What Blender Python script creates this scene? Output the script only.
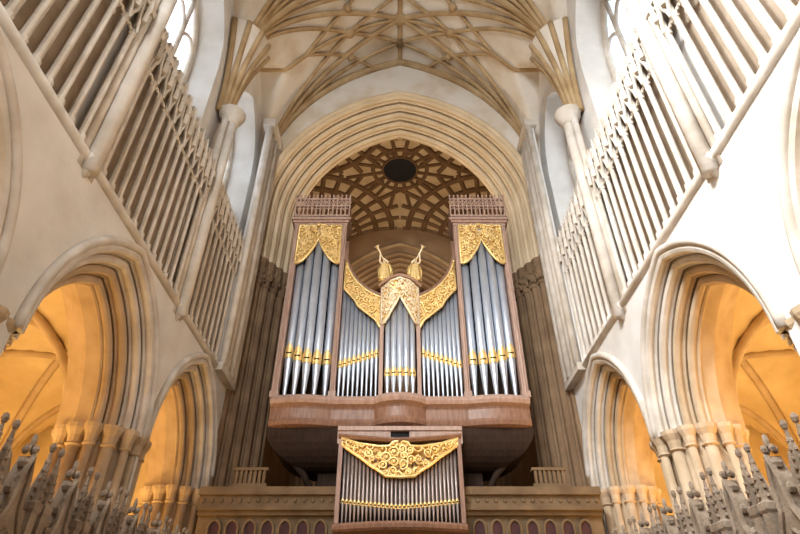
import bpy, math, random
from mathutils import Vector, Matrix
from math import sin, cos, pi, sqrt, radians, acos, atan2

for o in list(bpy.data.objects):
    bpy.data.objects.remove(o)
scene = bpy.context.scene
COL = scene.collection
EYE = 1.6

# ------------------------------------------------------------------ camera, world, large lights, exposure
cd = bpy.data.cameras.new('camera')
cam = bpy.data.objects.new('camera', cd)
COL.objects.link(cam)
cam.location = (0, 0, EYE)
cam.rotation_euler = (radians(90 + 36.0), 0, 0)
cd.sensor_width = 36.0
cd.lens = 550 / 800 * 36
cd.clip_end = 200
scene.camera = cam

world = bpy.data.worlds.new('sky')
scene.world = world
world.use_nodes = True
wb = world.node_tree.nodes['Background']
wb.inputs[0].default_value = (0.75, 0.86, 1.0, 1)
wb.inputs[1].default_value = 0.6

scene.view_settings.view_transform = 'Standard'
scene.view_settings.look = 'None'
scene.view_settings.gamma = 1
scene.view_settings.use_curve_mapping = False
scene.view_settings.exposure = 0.0


def lamp(name, kind, loc, energy, color, size=1.0, target=None, size_y=None, spot=None, blend=0.6):
    d = bpy.data.lights.new(name, kind)
    d.energy = energy
    d.color = color
    if kind == 'AREA':
        d.shape = 'RECTANGLE'
        d.size = size
        d.size_y = size_y or size
    else:
        d.shadow_soft_size = size
    if kind == 'SPOT':
        d.spot_size = radians(spot or 50)
        d.spot_blend = blend
    o = bpy.data.objects.new(name, d)
    COL.objects.link(o)
    o.location = loc
    if target is not None:
        o.rotation_euler = (Vector(target) - Vector(loc)).to_track_quat('-Z', 'Y').to_euler()
    return o


DAY = (0.92, 0.97, 1.0)
WARM = (1.0, 0.63, 0.21)
# daylight of the great window closing the other end of the quire, behind the viewer
lamp('east_window_light', 'AREA', (-2.8, -9.8, 11.5), 560, DAY, 3.6, (1.4, 13, 13.0), 8.0).data.spread = radians(70)
# added lights brightening the right wall, set where unseen left clerestory windows would be
for yb, ty, e in ((-0.45, 5.0, 1550), (-4.45, 4.6, 650), (-8.45, 6.5, 250)):
    lamp('right_wall_fill', 'AREA', (-4.8, yb, 15.0), e, DAY, 2.4, (4.5, ty, 5.0), 4.0).data.spread = radians(85)
# lamps standing out of sight: behind the piers in the aisles, behind the organ in the crossing
WIN_L, WIN_R = 3.2, 1.7
AISLE_L, AISLE_R = 260, 300
CROSSING = 420

# ------------------------------------------------------------------ materials
def nodes(name):
    m = bpy.data.materials.new(name)
    m.use_nodes = True
    nt = m.node_tree
    b = nt.nodes['Principled BSDF']
    return m, nt, b


def mat(name, col, col2=None, rough=0.8, metal=0.0, scale=3.0, bump=0.0, bscale=20.0, stretch=None, spec=None, lo=0.35, hi=0.68):
    m, nt, b = nodes(name)
    tc = nt.nodes.new('ShaderNodeTexCoord')
    mp = nt.nodes.new('ShaderNodeMapping')
    nt.links.new(tc.outputs['Object'], mp.inputs[0])
    if stretch:
        mp.inputs['Scale'].default_value = stretch
    n = nt.nodes.new('ShaderNodeTexNoise')
    n.inputs['Scale'].default_value = scale
    n.inputs['Detail'].default_value = 5
    nt.links.new(mp.outputs[0], n.inputs['Vector'])
    r = nt.nodes.new('ShaderNodeValToRGB')
    r.color_ramp.elements[0].position = lo
    r.color_ramp.elements[1].position = hi
    c2 = col2 or tuple(c * 0.8 for c in col)
    r.color_ramp.elements[0].color = (*c2, 1)
    r.color_ramp.elements[1].color = (*col, 1)
    nt.links.new(n.outputs['Fac'], r.inputs[0])
    nt.links.new(r.outputs[0], b.inputs['Base Color'])
    b.inputs['Roughness'].default_value = rough
    b.inputs['Metallic'].default_value = metal
    if spec is not None:
        b.inputs['Specular IOR Level'].default_value = spec
    if bump:
        n2 = nt.nodes.new('ShaderNodeTexNoise')
        n2.inputs['Scale'].default_value = bscale
        n2.inputs['Detail'].default_value = 6
        nt.links.new(mp.outputs[0], n2.inputs['Vector'])
        bp = nt.nodes.new('ShaderNodeBump')
        bp.inputs['Strength'].default_value = bump
        bp.inputs['Distance'].default_value = 0.03
        nt.links.new(n2.outputs['Fac'], bp.inputs['Height'])
        nt.links.new(bp.outputs[0], b.inputs['Normal'])
    return m


def glass_mat(name, col, strength, scale):
    """leaded window glass lit by the sky behind it"""
    m, nt, b = nodes(name)
    tc = nt.nodes.new('ShaderNodeTexCoord')
    v = nt.nodes.new('ShaderNodeTexVoronoi')
    v.feature = 'DISTANCE_TO_EDGE'
    v.inputs['Scale'].default_value = scale
    nt.links.new(tc.outputs['Object'], v.inputs['Vector'])
    v2 = nt.nodes.new('ShaderNodeTexVoronoi')
    v2.inputs['Scale'].default_value = scale
    nt.links.new(tc.outputs['Object'], v2.inputs['Vector'])
    r = nt.nodes.new('ShaderNodeValToRGB')
    r.color_ramp.elements[0].position = 0.0
    r.color_ramp.elements[1].position = 0.05
    r.color_ramp.elements[0].color = (0.12, 0.12, 0.13, 1)
    r.color_ramp.elements[1].color = (*col, 1)
    nt.links.new(v.outputs['Distance'], r.inputs[0])
    mx = nt.nodes.new('ShaderNodeMixRGB')
    mx.blend_type = 'MULTIPLY'
    mx.inputs[0].default_value = 0.25
    nt.links.new(r.outputs[0], mx.inputs[1])
    nt.links.new(v2.outputs['Color'], mx.inputs[2])
    nt.links.new(mx.outputs[0], b.inputs['Emission Color'])
    b.inputs['Emission Strength'].default_value = strength
    b.inputs['Base Color'].default_value = (0.3, 0.34, 0.38, 1)
    b.inputs['Roughness'].default_value = 0.2
    return m


STONE = mat('cream_limestone', (0.74, 0.71, 0.675), (0.63, 0.59, 0.545), 0.9, scale=1.3, bump=0.25, bscale=9)
SHAFT = mat('carved_limestone', (0.67, 0.605, 0.535), (0.50, 0.43, 0.35), 0.85, scale=2.2, bump=0.25, bscale=14)
RECESS = mat('shaded_recess_stone', (0.40, 0.31, 0.23), (0.28, 0.205, 0.14), 0.9, scale=2.0, bump=0.25)  # shade inside the niches put into a darker limestone
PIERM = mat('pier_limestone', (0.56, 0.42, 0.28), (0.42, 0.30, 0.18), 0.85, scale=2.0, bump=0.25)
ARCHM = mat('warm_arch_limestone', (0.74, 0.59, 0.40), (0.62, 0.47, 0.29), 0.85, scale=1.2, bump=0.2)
JAMB = mat('shaded_jamb_stone', (0.26, 0.16, 0.085), (0.165, 0.095, 0.048), 0.85, scale=1.6, bump=0.3)  # shadow on the jambs below the capitals put into a dark brown
INFILL = mat('vault_plaster', (0.74, 0.68, 0.60), (0.60, 0.49, 0.36), 0.9, scale=0.7, bump=0.15, lo=0.36, hi=0.58)
RIB = mat('vault_rib_stone', (0.50, 0.36, 0.20), (0.34, 0.215, 0.10), 0.85, scale=1.6, bump=0.2)
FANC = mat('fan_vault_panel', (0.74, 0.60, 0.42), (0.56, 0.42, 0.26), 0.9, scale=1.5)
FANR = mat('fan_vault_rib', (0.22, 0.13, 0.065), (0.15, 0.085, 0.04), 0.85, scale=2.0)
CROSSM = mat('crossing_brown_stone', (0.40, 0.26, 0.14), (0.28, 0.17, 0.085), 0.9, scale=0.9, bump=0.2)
AISLEM = mat('aisle_limestone', (0.70, 0.55, 0.34), (0.56, 0.42, 0.24), 0.9, scale=1.4, bump=0.2)
STALL = mat('stall_stone', (0.33, 0.25, 0.18), (0.19, 0.135, 0.09), 0.85, scale=4.0, bump=0.4, bscale=30)
SCREEN = mat('shaded_screen_stone', (0.19, 0.12, 0.06), (0.125, 0.075, 0.035), 0.85, scale=3.0, bump=0.3)  # dimness low under the organ put into a darker stone colour
REDP = mat('dark_red_panel', (0.07, 0.018, 0.016), (0.045, 0.012, 0.012), 0.8, scale=5.0)
WOOD = mat('organ_oak', (0.31, 0.165, 0.105), (0.20, 0.10, 0.06), 0.45, scale=4.0, stretch=(4, 4, 0.6), bump=0.1, bscale=25)
WOODP = mat('pale_rose_oak', (0.47, 0.31, 0.24), (0.36, 0.22, 0.16), 0.5, scale=4.0, stretch=(4, 4, 0.6))
WOODD = mat('shaded_oak', (0.045, 0.024, 0.014), (0.028, 0.015, 0.009), 0.8, spec=0.2, scale=4.0, stretch=(4, 4, 0.6))  # blackness under the organ ledge put into a very dark oak
TIN = mat('polished_tin', (0.74, 0.79, 0.88), (0.64, 0.69, 0.78), 0.42, 0.75, scale=2.0)
TIND = mat('brown_tin', (0.40, 0.33, 0.30), (0.30, 0.24, 0.22), 0.42, 0.75, scale=2.0)  # darker, browner tin for the small choir organ pipes
GOLD = mat('gold_leaf', (1.0, 0.76, 0.36), (0.90, 0.62, 0.22), 0.42, 0.55, scale=9.0)
GOLDB = mat('gilded_ground', (0.78, 0.52, 0.19), (0.60, 0.36, 0.11), 0.5, 0.5, scale=9.0)
GOLDW = mat('pale_gilding', (1.0, 0.88, 0.66), (0.95, 0.78, 0.50), 0.45, 0.35, scale=9.0)
DARK = mat('dark_hole', (0.006, 0.007, 0.013), (0.004, 0.004, 0.008), 0.7, scale=4.0)  # near-black colour stands for the darkness inside bell hole and gallery opening
TILE = mat('floor_flagstone', (0.26, 0.21, 0.16), (0.18, 0.14, 0.11), 0.6, scale=1.0)
GLASS_L = glass_mat('leaded_glass_left', (0.80, 0.90, 1.0), WIN_L, 7)
GLASS_R = glass_mat('leaded_glass_right', (0.80, 0.90, 1.0), WIN_R, 7)
GLASS_A = glass_mat('leaded_glass_aisle', (1.0, 0.86, 0.62), 2.2, 7)

# ------------------------------------------------------------------ mesh helpers
class MB:
    def __init__(s):
        s.v, s.f = [], []

    def add(s, vs, fs):
        k = len(s.v)
        s.v += [tuple(v) for v in vs]
        s.f += [tuple(i + k for i in f) for f in fs]

    def box(s, x0, x1, y0, y1, z0, z1):
        if x0 > x1: x0, x1 = x1, x0
        if y0 > y1: y0, y1 = y1, y0
        vs = [(x, y, z) for z in (z0, z1) for y in (y0, y1) for x in (x0, x1)]
        s.add(vs, [(0, 2, 3, 1), (4, 5, 7, 6), (0, 1, 5, 4), (2, 6, 7, 3), (0, 4, 6, 2), (1, 3, 7, 5)])

    def loft(s, rings, closed=True, caps=True, loop=False):
        n = len(rings[0])
        vs = [p for r in rings for p in r]
        fs = []
        m = len(rings)
        for i in range(m if loop else m - 1):
            i2 = (i + 1) % m
            for j in range(n if closed else n - 1):
                j2 = (j + 1) % n
                fs.append((i * n + j, i * n + j2, i2 * n + j2, i2 * n + j))
        if caps and closed and not loop:
            fs.append(tuple(range(n - 1, -1, -1)))
            fs.append(tuple((m - 1) * n + j for j in range(n)))
        s.add(vs, fs)

    def tube(s, pts, r, n=8, caps=True, loop=False):
        pts = [Vector(p) for p in pts]
        m = len(pts)
        rr = r if hasattr(r, '__len__') else [r] * m
        prev = None
        rings = []
        for i, p in enumerate(pts):
            a = pts[i - 1] if (i > 0 or loop) else p
            b = pts[(i + 1) % m] if (i < m - 1 or loop) else p
            t = (b - a)
            t = t.normalized() if t.length > 1e-9 else Vector((0, 0, 1))
            if prev is None:
                up = Vector((0, 0, 1)) if abs(t.z) < 0.9 else Vector((0, 1, 0))
                nx = t.cross(up).normalized()
            else:
                nx = prev - t * prev.dot(t)
                nx = nx.normalized() if nx.length > 1e-6 else t.orthogonal().normalized()
            prev = nx
            by = t.cross(nx)
            rings.append([p + nx * (cos(2 * pi * k / n) * rr[i]) + by * (sin(2 * pi * k / n) * rr[i]) for k in range(n)])
        s.loft(rings, True, caps, loop)

    def lathe(s, prof, c=(0, 0, 0), n=12, sx=1, sy=1, a0=0.0):
        rings = [[(c[0] + r * cos(a0 + 2 * pi * k / n) * sx, c[1] + r * sin(a0 + 2 * pi * k / n) * sy, c[2] + z) for k in range(n)] for r, z in prof]
        s.loft(rings)

    def prism(s, poly, y0, y1):
        """polygon in x,z extruded along y"""
        n = len(poly)
        s.add([(x, y0, z) for x, z in poly] + [(x, y1, z) for x, z in poly],
              [tuple(range(n)), tuple(range(2 * n - 1, n - 1, -1))] + [(i, n + i, n + (i + 1) % n, (i + 1) % n) for i in range(n)])

    def blob(s, c, rx, ry, rz, n=8, m=5):
        rings = []
        for i in range(m + 1):
            a = -pi / 2 + pi * (i + 0.02) / (m + 0.04)
            rings.append([(c[0] + rx * cos(a) * cos(2 * pi * k / n), c[1] + ry * cos(a) * sin(2 * pi * k / n), c[2] + rz * sin(a)) for k in range(n)])
        s.loft(rings)

    def build(s, name, m, parent=None, smooth=False, **props):
        me = bpy.data.meshes.new(name)
        me.from_pydata(s.v, [], s.f)
        me.materials.append(m)
        if smooth:
            me.polygons.foreach_set('use_smooth', [True] * len(me.polygons))
        me.update()
        o = bpy.data.objects.new(name, me)
        COL.objects.link(o)
        if parent is not None:
            o.parent = parent
        for k, val in props.items():
            o[k] = val
        return o


def thing(name, label, cat, loc=(0, 0, 0), rz=0.0, group=None):
    o = bpy.data.objects.new(name, None)
    COL.objects.link(o)
    o.empty_display_size = 0.2
    o.location = loc
    o.rotation_euler = (0, 0, rz)
    o['label'] = label
    o['category'] = cat
    if group:
        o['group'] = group
    return o


def tag(o, label, cat, group=None):
    o['label'] = label
    o['category'] = cat
    if group:
        o['group'] = group
    return o


def copy_tree(o, parent=None):
    c = o.copy()
    COL.objects.link(c)
    if parent is not None:
        c.parent = parent
    for ch in list(o.children):
        copy_tree(ch, c)
    return c


def arch(a, c, zs, z0, n=18, nv=1):
    """pointed arch outline (s, z), from the left foot over the apex to the right foot"""
    R = a + c
    th = acos(min(1, c / R))
    right = [(-c + R * cos(th * i / n), zs + R * sin(th * i / n)) for i in range(n + 1)]
    if z0 < zs - 1e-6:
        right = [(a, z0)] + right
    left = [(-x, z) for x, z in right]
    return left + right[-2::-1]


def arch_z(x, a, c, zs):
    R = a + c
    return zs + sqrt(max(0.0, R * R - (abs(x) + c) ** 2))


def sweep(mb, a, c, zs, z0, prof, mp, n=18):
    """profile of (radial offset, depth) swept round a pointed arch; mp turns (s, z, depth) into x, y, z"""
    outs = [arch(a + r, c, zs, z0, n) for r, d in prof]
    m = len(outs[0])
    rings = [[mp(outs[j][i][0], outs[j][i][1], prof[j][1]) for j in range(len(prof))] for i in range(m)]
    mb.loft(rings)


def roll(r, d, rad, n=8):
    return [(r + rad * cos(2 * pi * k / n), d + rad * sin(2 * pi * k / n)) for k in range(n)]


W = 4.5            # face of the arcade
WT = 5.9           # aisle side of the arcade
WC = 4.9           # face of the clerestory wall
WG = 5.7           # clerestory glass
Y_W = 13.5         # wall of the crossing arch
BAYS = [3.55, 7.55, 11.55]
ABAYS = [3.0, 7.55, 11.55]   # the nearest arcade arch stands a little further off
ALLB = [-8.45, -4.45, -0.45] + BAYS
Z_STR = 7.55       # string course above the arcade
Z_TRI = 11.1      # top of the triforium
A_A, A_C, A_ZS = 1.95, 0.76, 4.8   # arcade arch
C_A, C_C, C_ZS, C_Z0 = 4.6, 1.35, 14.0, 11.8  # crossing arch

# ------------------------------------------------------------------ setting: floor
mb = MB()
mb.box(-12, 12, -11, 32, -0.2, 0.0)
mb.build('floor', TILE, kind='structure')

# ------------------------------------------------------------------ setting: quire side walls
SIDES = [(-1, 'left'), (1, 'right')]
W_A, W_C, W_ZS = 1.3, 1.3, 14.7      # clerestory opening
for sg, side in SIDES:
    mb = MB()
    # spandrels above the arcade, both faces
    for X in (W, WT):
        for yb in ABAYS:
            N = 36
            ss = sorted(set([-2.0, -A_A, A_A, 2.55 if yb < 3.5 else 2.0] + [A_A * sin(-pi / 2 + pi * i / N) for i in range(N + 1)]))
            for s0, s1 in zip(ss[:-1], ss[1:]):
                z = [0.0 if abs(q) > A_A + 1e-6 or max(abs(s0), abs(s1)) > A_A + 1e-6 else arch_z(q, A_A, A_C, A_ZS) for q in (s0, s1)]
                mb.add([(sg * X, yb + s0, z[0]), (sg * X, yb + s1, z[1]), (sg * X, yb + s1, Z_STR), (sg * X, yb + s0, Z_STR)], [(0, 1, 2, 3)])
    mb.add([(sg * W, -10.5, 0), (sg * W, 1.0, 0), (sg * W, 1.0, Z_STR), (sg * W, -10.5, Z_STR)], [(0, 1, 2, 3)])
    mb.add([(sg * W, -10.5, Z_STR), (sg * W, 1.55, Z_STR), (sg * W, 1.55, Z_TRI), (sg * W, -10.5, Z_TRI)], [(0, 1, 2, 3)])
    # ledge and back of the triforium, solid respond beside the crossing
    mb.box(sg * W, sg * 4.78, 1.55, Y_W, Z_STR - 0.1, Z_STR)
    mb.box(sg * 4.78, sg * 5.2, 1.55, Y_W, Z_STR, Z_TRI)
    mb.box(sg * W, sg * 4.78, 12.15, Y_W, Z_STR, Z_TRI)
    mb.box(sg * W, sg * WG, -10.5, Y_W, Z_TRI, Z_TRI + 0.12)
    # clerestory wall with window openings
    zt = 19.4
    for yb in ALLB:
        if yb not in BAYS:
            mb.box(sg * WC, sg * (WG + 0.2), yb - 2, yb + 2, Z_TRI, zt)
            continue
        mb.box(sg * WC, sg * (WG + 0.2), yb - 2, yb - W_A, Z_TRI, zt)
        mb.box(sg * WC, sg * (WG + 0.2), yb + W_A, yb + 2, Z_TRI, zt)
        N = 20
        for i in range(N):
            s0, s1 = -W_A + 2 * W_A * i / N, -W_A + 2 * W_A * (i + 1) / N
            z0, z1 = arch_z(s0, W_A, W_C, W_ZS), arch_z(s1, W_A, W_C, W_ZS)
            mb.add([(sg * WC, yb + s0, z0), (sg * WC, yb + s1, z1), (sg * WC, yb + s1, zt), (sg * WC, yb + s0, zt),
                    (sg * (WG + .2), yb + s0, z0), (sg * (WG + .2), yb + s1, z1)], [(0, 1, 2, 3), (0, 4, 5, 1)])
        # sloping sill
        mb.add([(sg * WC, yb - W_A, Z_TRI + .15), (sg * WC, yb + W_A, Z_TRI + .15), (sg * WG, yb + W_A, 12.85), (sg * WG, yb - W_A, 12.85)], [(0, 1, 2, 3)])
    mb.build('wall_' + side, STONE, kind='structure')
    # string courses
    mb = MB()
    mb.tube([(sg * (W + 0.0), 1.55, Z_STR - .03), (sg * (W + 0.0), Y_W, Z_STR - .03)], 0.085, 8)
    mb.build('trim_1' if sg < 0 else 'trim_2', SHAFT, kind='structure', smooth=True)
    mb = MB()
    mb.box(sg * (W - .06), sg * (W + .2), 1.55, Y_W, Z_TRI - .02, Z_TRI + .14)
    y = 1.6
    while y < Y_W - .2:
        mb.box(sg * (W - .05), sg * (W + .06), y, y + .17, Z_TRI + .14, Z_TRI + .34)
        y += .30
    mb.build('trim_3' if sg < 0 else 'trim_4', SHAFT, kind='structure')
    # aisle beyond the arcade
    mb = MB()
    mb.box(sg * 9.8, sg * 10.2, 0, 14.5, 0, 9.0)
    mb.build('wall_aisle_' + side, AISLEM, kind='structure')
    mb = MB()
    mb.box(sg * WT, sg * 10.2, 14.5, 14.9, 0, 9.0)
    mb.build('wall_aisle_end_' + side, AISLEM, kind='structure')
    mb = MB()
    mb.box(sg * WT, sg * 10.2, -0.4, 0, 0, 9.0)
    mb.build('wall_aisle_back_' + side, AISLEM, kind='structure')
    mb = MB()
    NX, NY = 16, 60
    def az(x, y):
        s = (y - 1.55) % 4.0 - 2.0
        return max(arch_z(x - 7.85, 1.95, 0.5, 5.0), arch_z(s, 2.0, 0.5, 5.0)) + 0.0
    g = [[(sg * (5.9 + 3.9 * i / NX), 14.5 * j / NY, az(5.9 + 3.9 * i / NX, 14.5 * j / NY)) for i in range(NX + 1)] for j in range(NY + 1)]
    mb.loft(g, closed=False)
    ac = mb.build('ceiling_aisle_' + side, AISLEM, kind='structure', smooth=True)
    for yb in BAYS:
        for p0, p1 in (((5.9, yb - 2), (9.8, yb + 2)), ((5.9, yb + 2), (9.8, yb - 2)), ((5.9, yb + 2), (9.8, yb + 2))):
            m2 = MB()
            m2.tube([(sg * (p0[0] + (p1[0] - p0[0]) * k / 20), p0[1] + (p1[1] - p0[1]) * k / 20,
                      az(p0[0] + (p1[0] - p0[0]) * k / 20, p0[1] + (p1[1] - p0[1]) * k / 20) - .03) for k in range(21)], .09, 8)
            m2.build('rib', PIERM, ac, smooth=True)

# quire end wall behind the viewer
mb = MB()
mb.box(-5.9, 5.9, -10.9, -10.5, 0, 22.5)
mb.build('wall_east', STONE, kind='structure')

# ------------------------------------------------------------------ setting: clerestory windows
wn = 0
for sg, side in SIDES:
    for yb in BAYS:
        wn += 1
        mb = MB()
        out = arch(W_A - .02, W_C, W_ZS, 12.8, 14)
        mp = lambda s, z, d: (sg * (WG - d), yb + s, z)
        sweep(mb, W_A - .02, W_C, W_ZS, 12.8, roll(-.05, .02, .09), mp, 14)
        mb.box(sg * (WG - .1), sg * (WG + .1), yb - W_A, yb + W_A, 12.75, 12.95)
        fr = mb.build('window_%d' % wn, SHAFT, kind='structure', smooth=True)
        for s in (-.43, .43):
            mb = MB()
            mb.tube([mp(s, 12.8, .02), mp(s, arch_z(s, W_A, W_C, W_ZS) - .05, .02)], .065, 8)
            mb.build('mullion', SHAFT, fr, smooth=True)
        mb = MB()
        for s in (-.86, 0, .86):
            zt = 15.2 if s else 15.5
            mb.tube([mp(s + q, z, .02) for q, z in arch(.42, .3, zt - .5, zt - .5, 8)], .05, 6)
        mb.tube([mp(.32 * cos(2 * pi * k / 16), 16.45 + .32 * sin(2 * pi * k / 16), .02) for k in range(16)], .05, 6, loop=True)
        mb.build('tracery', SHAFT, fr, smooth=True)
        mb = MB()
        mb.add([mp(s, z, -.06) for s, z in out], [tuple(range(len(out)))])
        mb.build('pane', GLASS_L if sg < 0 else GLASS_R, fr)
    # aisle windows
    for yb in BAYS:
        wn += 1
        mp = lambda s, z, d: (sg * (9.8 - d), yb + s, z)
        mb = MB()
        sweep(mb, 1.0, .5, 4.6, 2.2, roll(0, .04, .12), mp, 12)
        fr = mb.build('window_%d' % wn, AISLEM, kind='structure', smooth=True)
        for s in (-.33, .33):
            mb = MB()
            mb.tube([mp(s, 2.2, .06), mp(s, arch_z(s, 1, .5, 4.6), .06)], .06, 8)
            mb.build('mullion', AISLEM, fr, smooth=True)
        mb = MB()
        out = arch(1.0, .5, 4.6, 2.2, 12)
        mb.add([mp(s, z, .03) for s, z in out], [tuple(range(len(out)))])
        mb.build('pane', GLASS_A, fr)

# ------------------------------------------------------------------ setting: quire vault
V_A, V_C, V_ZS = 4.9, 2.27, 15.1
X_A, X_C, X_ZS = 2.0, 4.29, 14.0
def vz(x, y):
    s = (y + 10.45) % 4.0 - 2.0
    return max(arch_z(min(abs(x), V_A), V_A, V_C, V_ZS), arch_z(s, X_A, X_C, X_ZS))
mb = MB()
xs = [V_A * sin(-pi / 2 + pi * i / 72) for i in range(73)]
ys = []
for yb in ALLB:
    ys += [yb + 2.0 * sin(-pi / 2 + pi * j / 28) for j in range(28)]
ys.append(Y_W)
mb.loft([[(x, y, vz(x, min(y, Y_W - 1e-4))) for x in xs] for y in ys], closed=False)
ceil = mb.build('ceiling', INFILL, kind='structure', smooth=True)

def vault_rib(p0, p1, r=.10, n=30, name='rib'):
    pts = []
    for k in range(n + 1):
        t = k / n
        t = 0.5 - 0.5 * cos(pi * t)
        x, y = p0[0] + (p1[0] - p0[0]) * t, p0[1] + (p1[1] - p0[1]) * t
        z = vz(max(-V_A + .02, min(V_A - .02, x)), min(y, Y_W - .02) if p0[1] != p1[1] or True else y)
        pts.append((x * .995, y, z - .05))
    m = MB()
    m.tube(pts, r, 8)
    return m.build(name, RIB, ceil, smooth=True)
def boss(x, y, r=.2):
    m = MB()
    z = vz(x, min(y, Y_W - .01))
    m.lathe([(r * .5, -.02), (r, -.06), (r * 1.05, -.12), (r * .7, -.22), (r * .1, -.26)], (x, y, z), 10)
    m.build('boss', RIB, ceil, smooth=True)
for yb in (7.55, 11.55):
    for sx in (-1, 1):
        for sy in (-1, 1):
            cx, cy = sx * V_A, yb + sy * 2.0
            vault_rib((cx, cy), (0, yb), .10)                       # diagonal
            vault_rib((cx, cy), (sx * 1.9, yb), .075)               # tierceron
            vault_rib((cx, cy), (0, yb + sy * 1.0), .085)           # tierceron
            vault_rib((sx * 1.9, yb), (0, yb + sy * 1.0), .08, 10, 'lierne')
            vault_rib((sx * 3.4, yb), (sx * 1.9, yb + sy * 1.0), .07, 10, 'lierne')
            vault_rib((sx * 1.9, yb + sy * 1.0), (sx * .95, yb + sy * 2.0), .07, 10, 'lierne')
            boss(0, yb + sy * 1.0)
            boss(sx * 1.9, yb + sy * 1.0, .15)
        vault_rib((sx * V_A, yb), (0, yb), .08)
        boss(sx * 1.9, yb)
    vault_rib((0, yb - 2), (0, yb + 2), .09, 10, 'ridge_rib')
    vault_rib((-V_A, yb - 1.99), (V_A, yb - 1.99), .13, 40, 'transverse_rib')
    boss(0, yb, .26)
vault_rib((-V_A, Y_W - .06), (V_A, Y_W - .06), .16, 40, 'wall_rib')

# ------------------------------------------------------------------ setting: wall of the crossing arch
mb = MB()
N = 48
ss = [-5.9, -C_A] + [C_A * sin(-pi / 2 + pi * i / N) for i in range(1, N)] + [C_A, 5.9]
for s0, s1 in zip(ss[:-1], ss[1:]):
    edge = max(abs(s0), abs(s1)) > C_A + 1e-6
    z = [0 if edge else arch_z(q, C_A, C_C, C_ZS) for q in (s0, s1)]
    mb.add([(s0, Y_W, z[0]), (s1, Y_W, z[1]), (s1, Y_W, 22.5), (s0, Y_W, 22.5)], [(0, 1, 2, 3)])
mb.build('wall_west', INFILL, kind='structure')

# ------------------------------------------------------------------ setting: crossing beyond the arch
CX, CY0, CY1 = 4.5, 14.95, 23.1
for sg, side in SIDES:
    mb = MB()
    mb.box(sg * CX, sg * (CX + .4), CY0, 30, 0, 22)
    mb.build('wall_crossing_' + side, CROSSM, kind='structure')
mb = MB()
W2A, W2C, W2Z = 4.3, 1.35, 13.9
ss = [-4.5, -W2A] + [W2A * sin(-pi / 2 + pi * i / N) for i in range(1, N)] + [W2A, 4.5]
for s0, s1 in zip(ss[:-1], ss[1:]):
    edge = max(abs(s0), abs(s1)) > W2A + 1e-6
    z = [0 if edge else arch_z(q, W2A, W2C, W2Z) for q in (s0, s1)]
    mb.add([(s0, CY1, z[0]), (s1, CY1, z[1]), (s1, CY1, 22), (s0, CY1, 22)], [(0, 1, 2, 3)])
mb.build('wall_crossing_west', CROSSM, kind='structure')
mb = MB()
mb.box(-4.5, 4.5, 29.5, 30, 0, 22)
mb.build('wall_nave', CROSSM, kind='structure')
mb = MB()
mb.box(-5, 5, CY1 + .05, 30, 21.2, 21.5)
mb.build('ceiling_nave', CROSSM, kind='structure')

F_R, F_ZS = 4.15, 16.9
corners = [(sx * CX, y) for sx in (-1, 1) for y in (CY0, CY1)]
def fz(x, y):
    d = min(sqrt((x - a) ** 2 + (y - b) ** 2) for a, b in corners)
    d = min(d, F_R)
    return F_ZS + sqrt(max(0, F_R ** 2 - (F_R - d) ** 2))
mb = MB()
nx, ny = 70, 64
mb.loft([[(-CX + 2 * CX * i / nx, CY0 + (CY1 - CY0) * j / ny, fz(-CX + 2 * CX * i / nx, CY0 + (CY1 - CY0) * j / ny)) for i in range(nx + 1)] for j in range(ny + 1)], closed=False)
fan = mb.build('ceiling_crossing', FANC, kind='structure', smooth=True)
def near_corner(x, y):
    return min(corners, key=lambda c: (x - c[0]) ** 2 + (y - c[1]) ** 2)
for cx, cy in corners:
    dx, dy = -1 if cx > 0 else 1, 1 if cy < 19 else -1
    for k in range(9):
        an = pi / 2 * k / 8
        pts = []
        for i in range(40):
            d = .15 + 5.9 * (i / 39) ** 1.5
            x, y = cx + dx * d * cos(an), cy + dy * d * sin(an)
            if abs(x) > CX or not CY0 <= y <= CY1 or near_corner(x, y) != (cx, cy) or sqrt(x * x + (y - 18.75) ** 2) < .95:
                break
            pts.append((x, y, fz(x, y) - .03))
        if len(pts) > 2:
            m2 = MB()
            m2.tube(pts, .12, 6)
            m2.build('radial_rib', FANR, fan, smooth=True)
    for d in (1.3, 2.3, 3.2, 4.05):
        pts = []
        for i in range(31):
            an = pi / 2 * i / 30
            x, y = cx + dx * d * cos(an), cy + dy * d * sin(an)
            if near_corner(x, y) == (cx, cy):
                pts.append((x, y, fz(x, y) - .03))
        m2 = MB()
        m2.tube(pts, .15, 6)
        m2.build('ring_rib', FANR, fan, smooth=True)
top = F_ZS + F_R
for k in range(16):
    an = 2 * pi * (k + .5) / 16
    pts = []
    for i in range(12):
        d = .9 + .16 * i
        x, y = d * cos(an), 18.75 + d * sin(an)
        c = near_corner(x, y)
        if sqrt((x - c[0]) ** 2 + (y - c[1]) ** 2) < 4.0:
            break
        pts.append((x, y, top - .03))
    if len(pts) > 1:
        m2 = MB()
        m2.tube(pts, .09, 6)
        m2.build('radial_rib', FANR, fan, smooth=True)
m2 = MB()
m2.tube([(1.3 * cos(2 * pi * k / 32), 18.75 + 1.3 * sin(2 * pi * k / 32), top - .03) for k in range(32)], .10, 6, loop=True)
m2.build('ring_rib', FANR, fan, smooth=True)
t = thing('bell_hatch', 'round dark bell hatch in the middle of the fan vault', 'hatch', (0, 18.75, top))
mb = MB()
mb.lathe([(.80, -.02), (.80, -.05), (.02, -.05), (.02, -.02)], (0, 0, 0), 28)
mb.build('dark_hole', DARK, t)
mb = MB()
mb.tube([(.84 * cos(2 * pi * k / 28), .84 * sin(2 * pi * k / 28), -.05) for k in range(28)], .06, 8, loop=True)
mb.build('rim', FANR, t, smooth=True)

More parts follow.
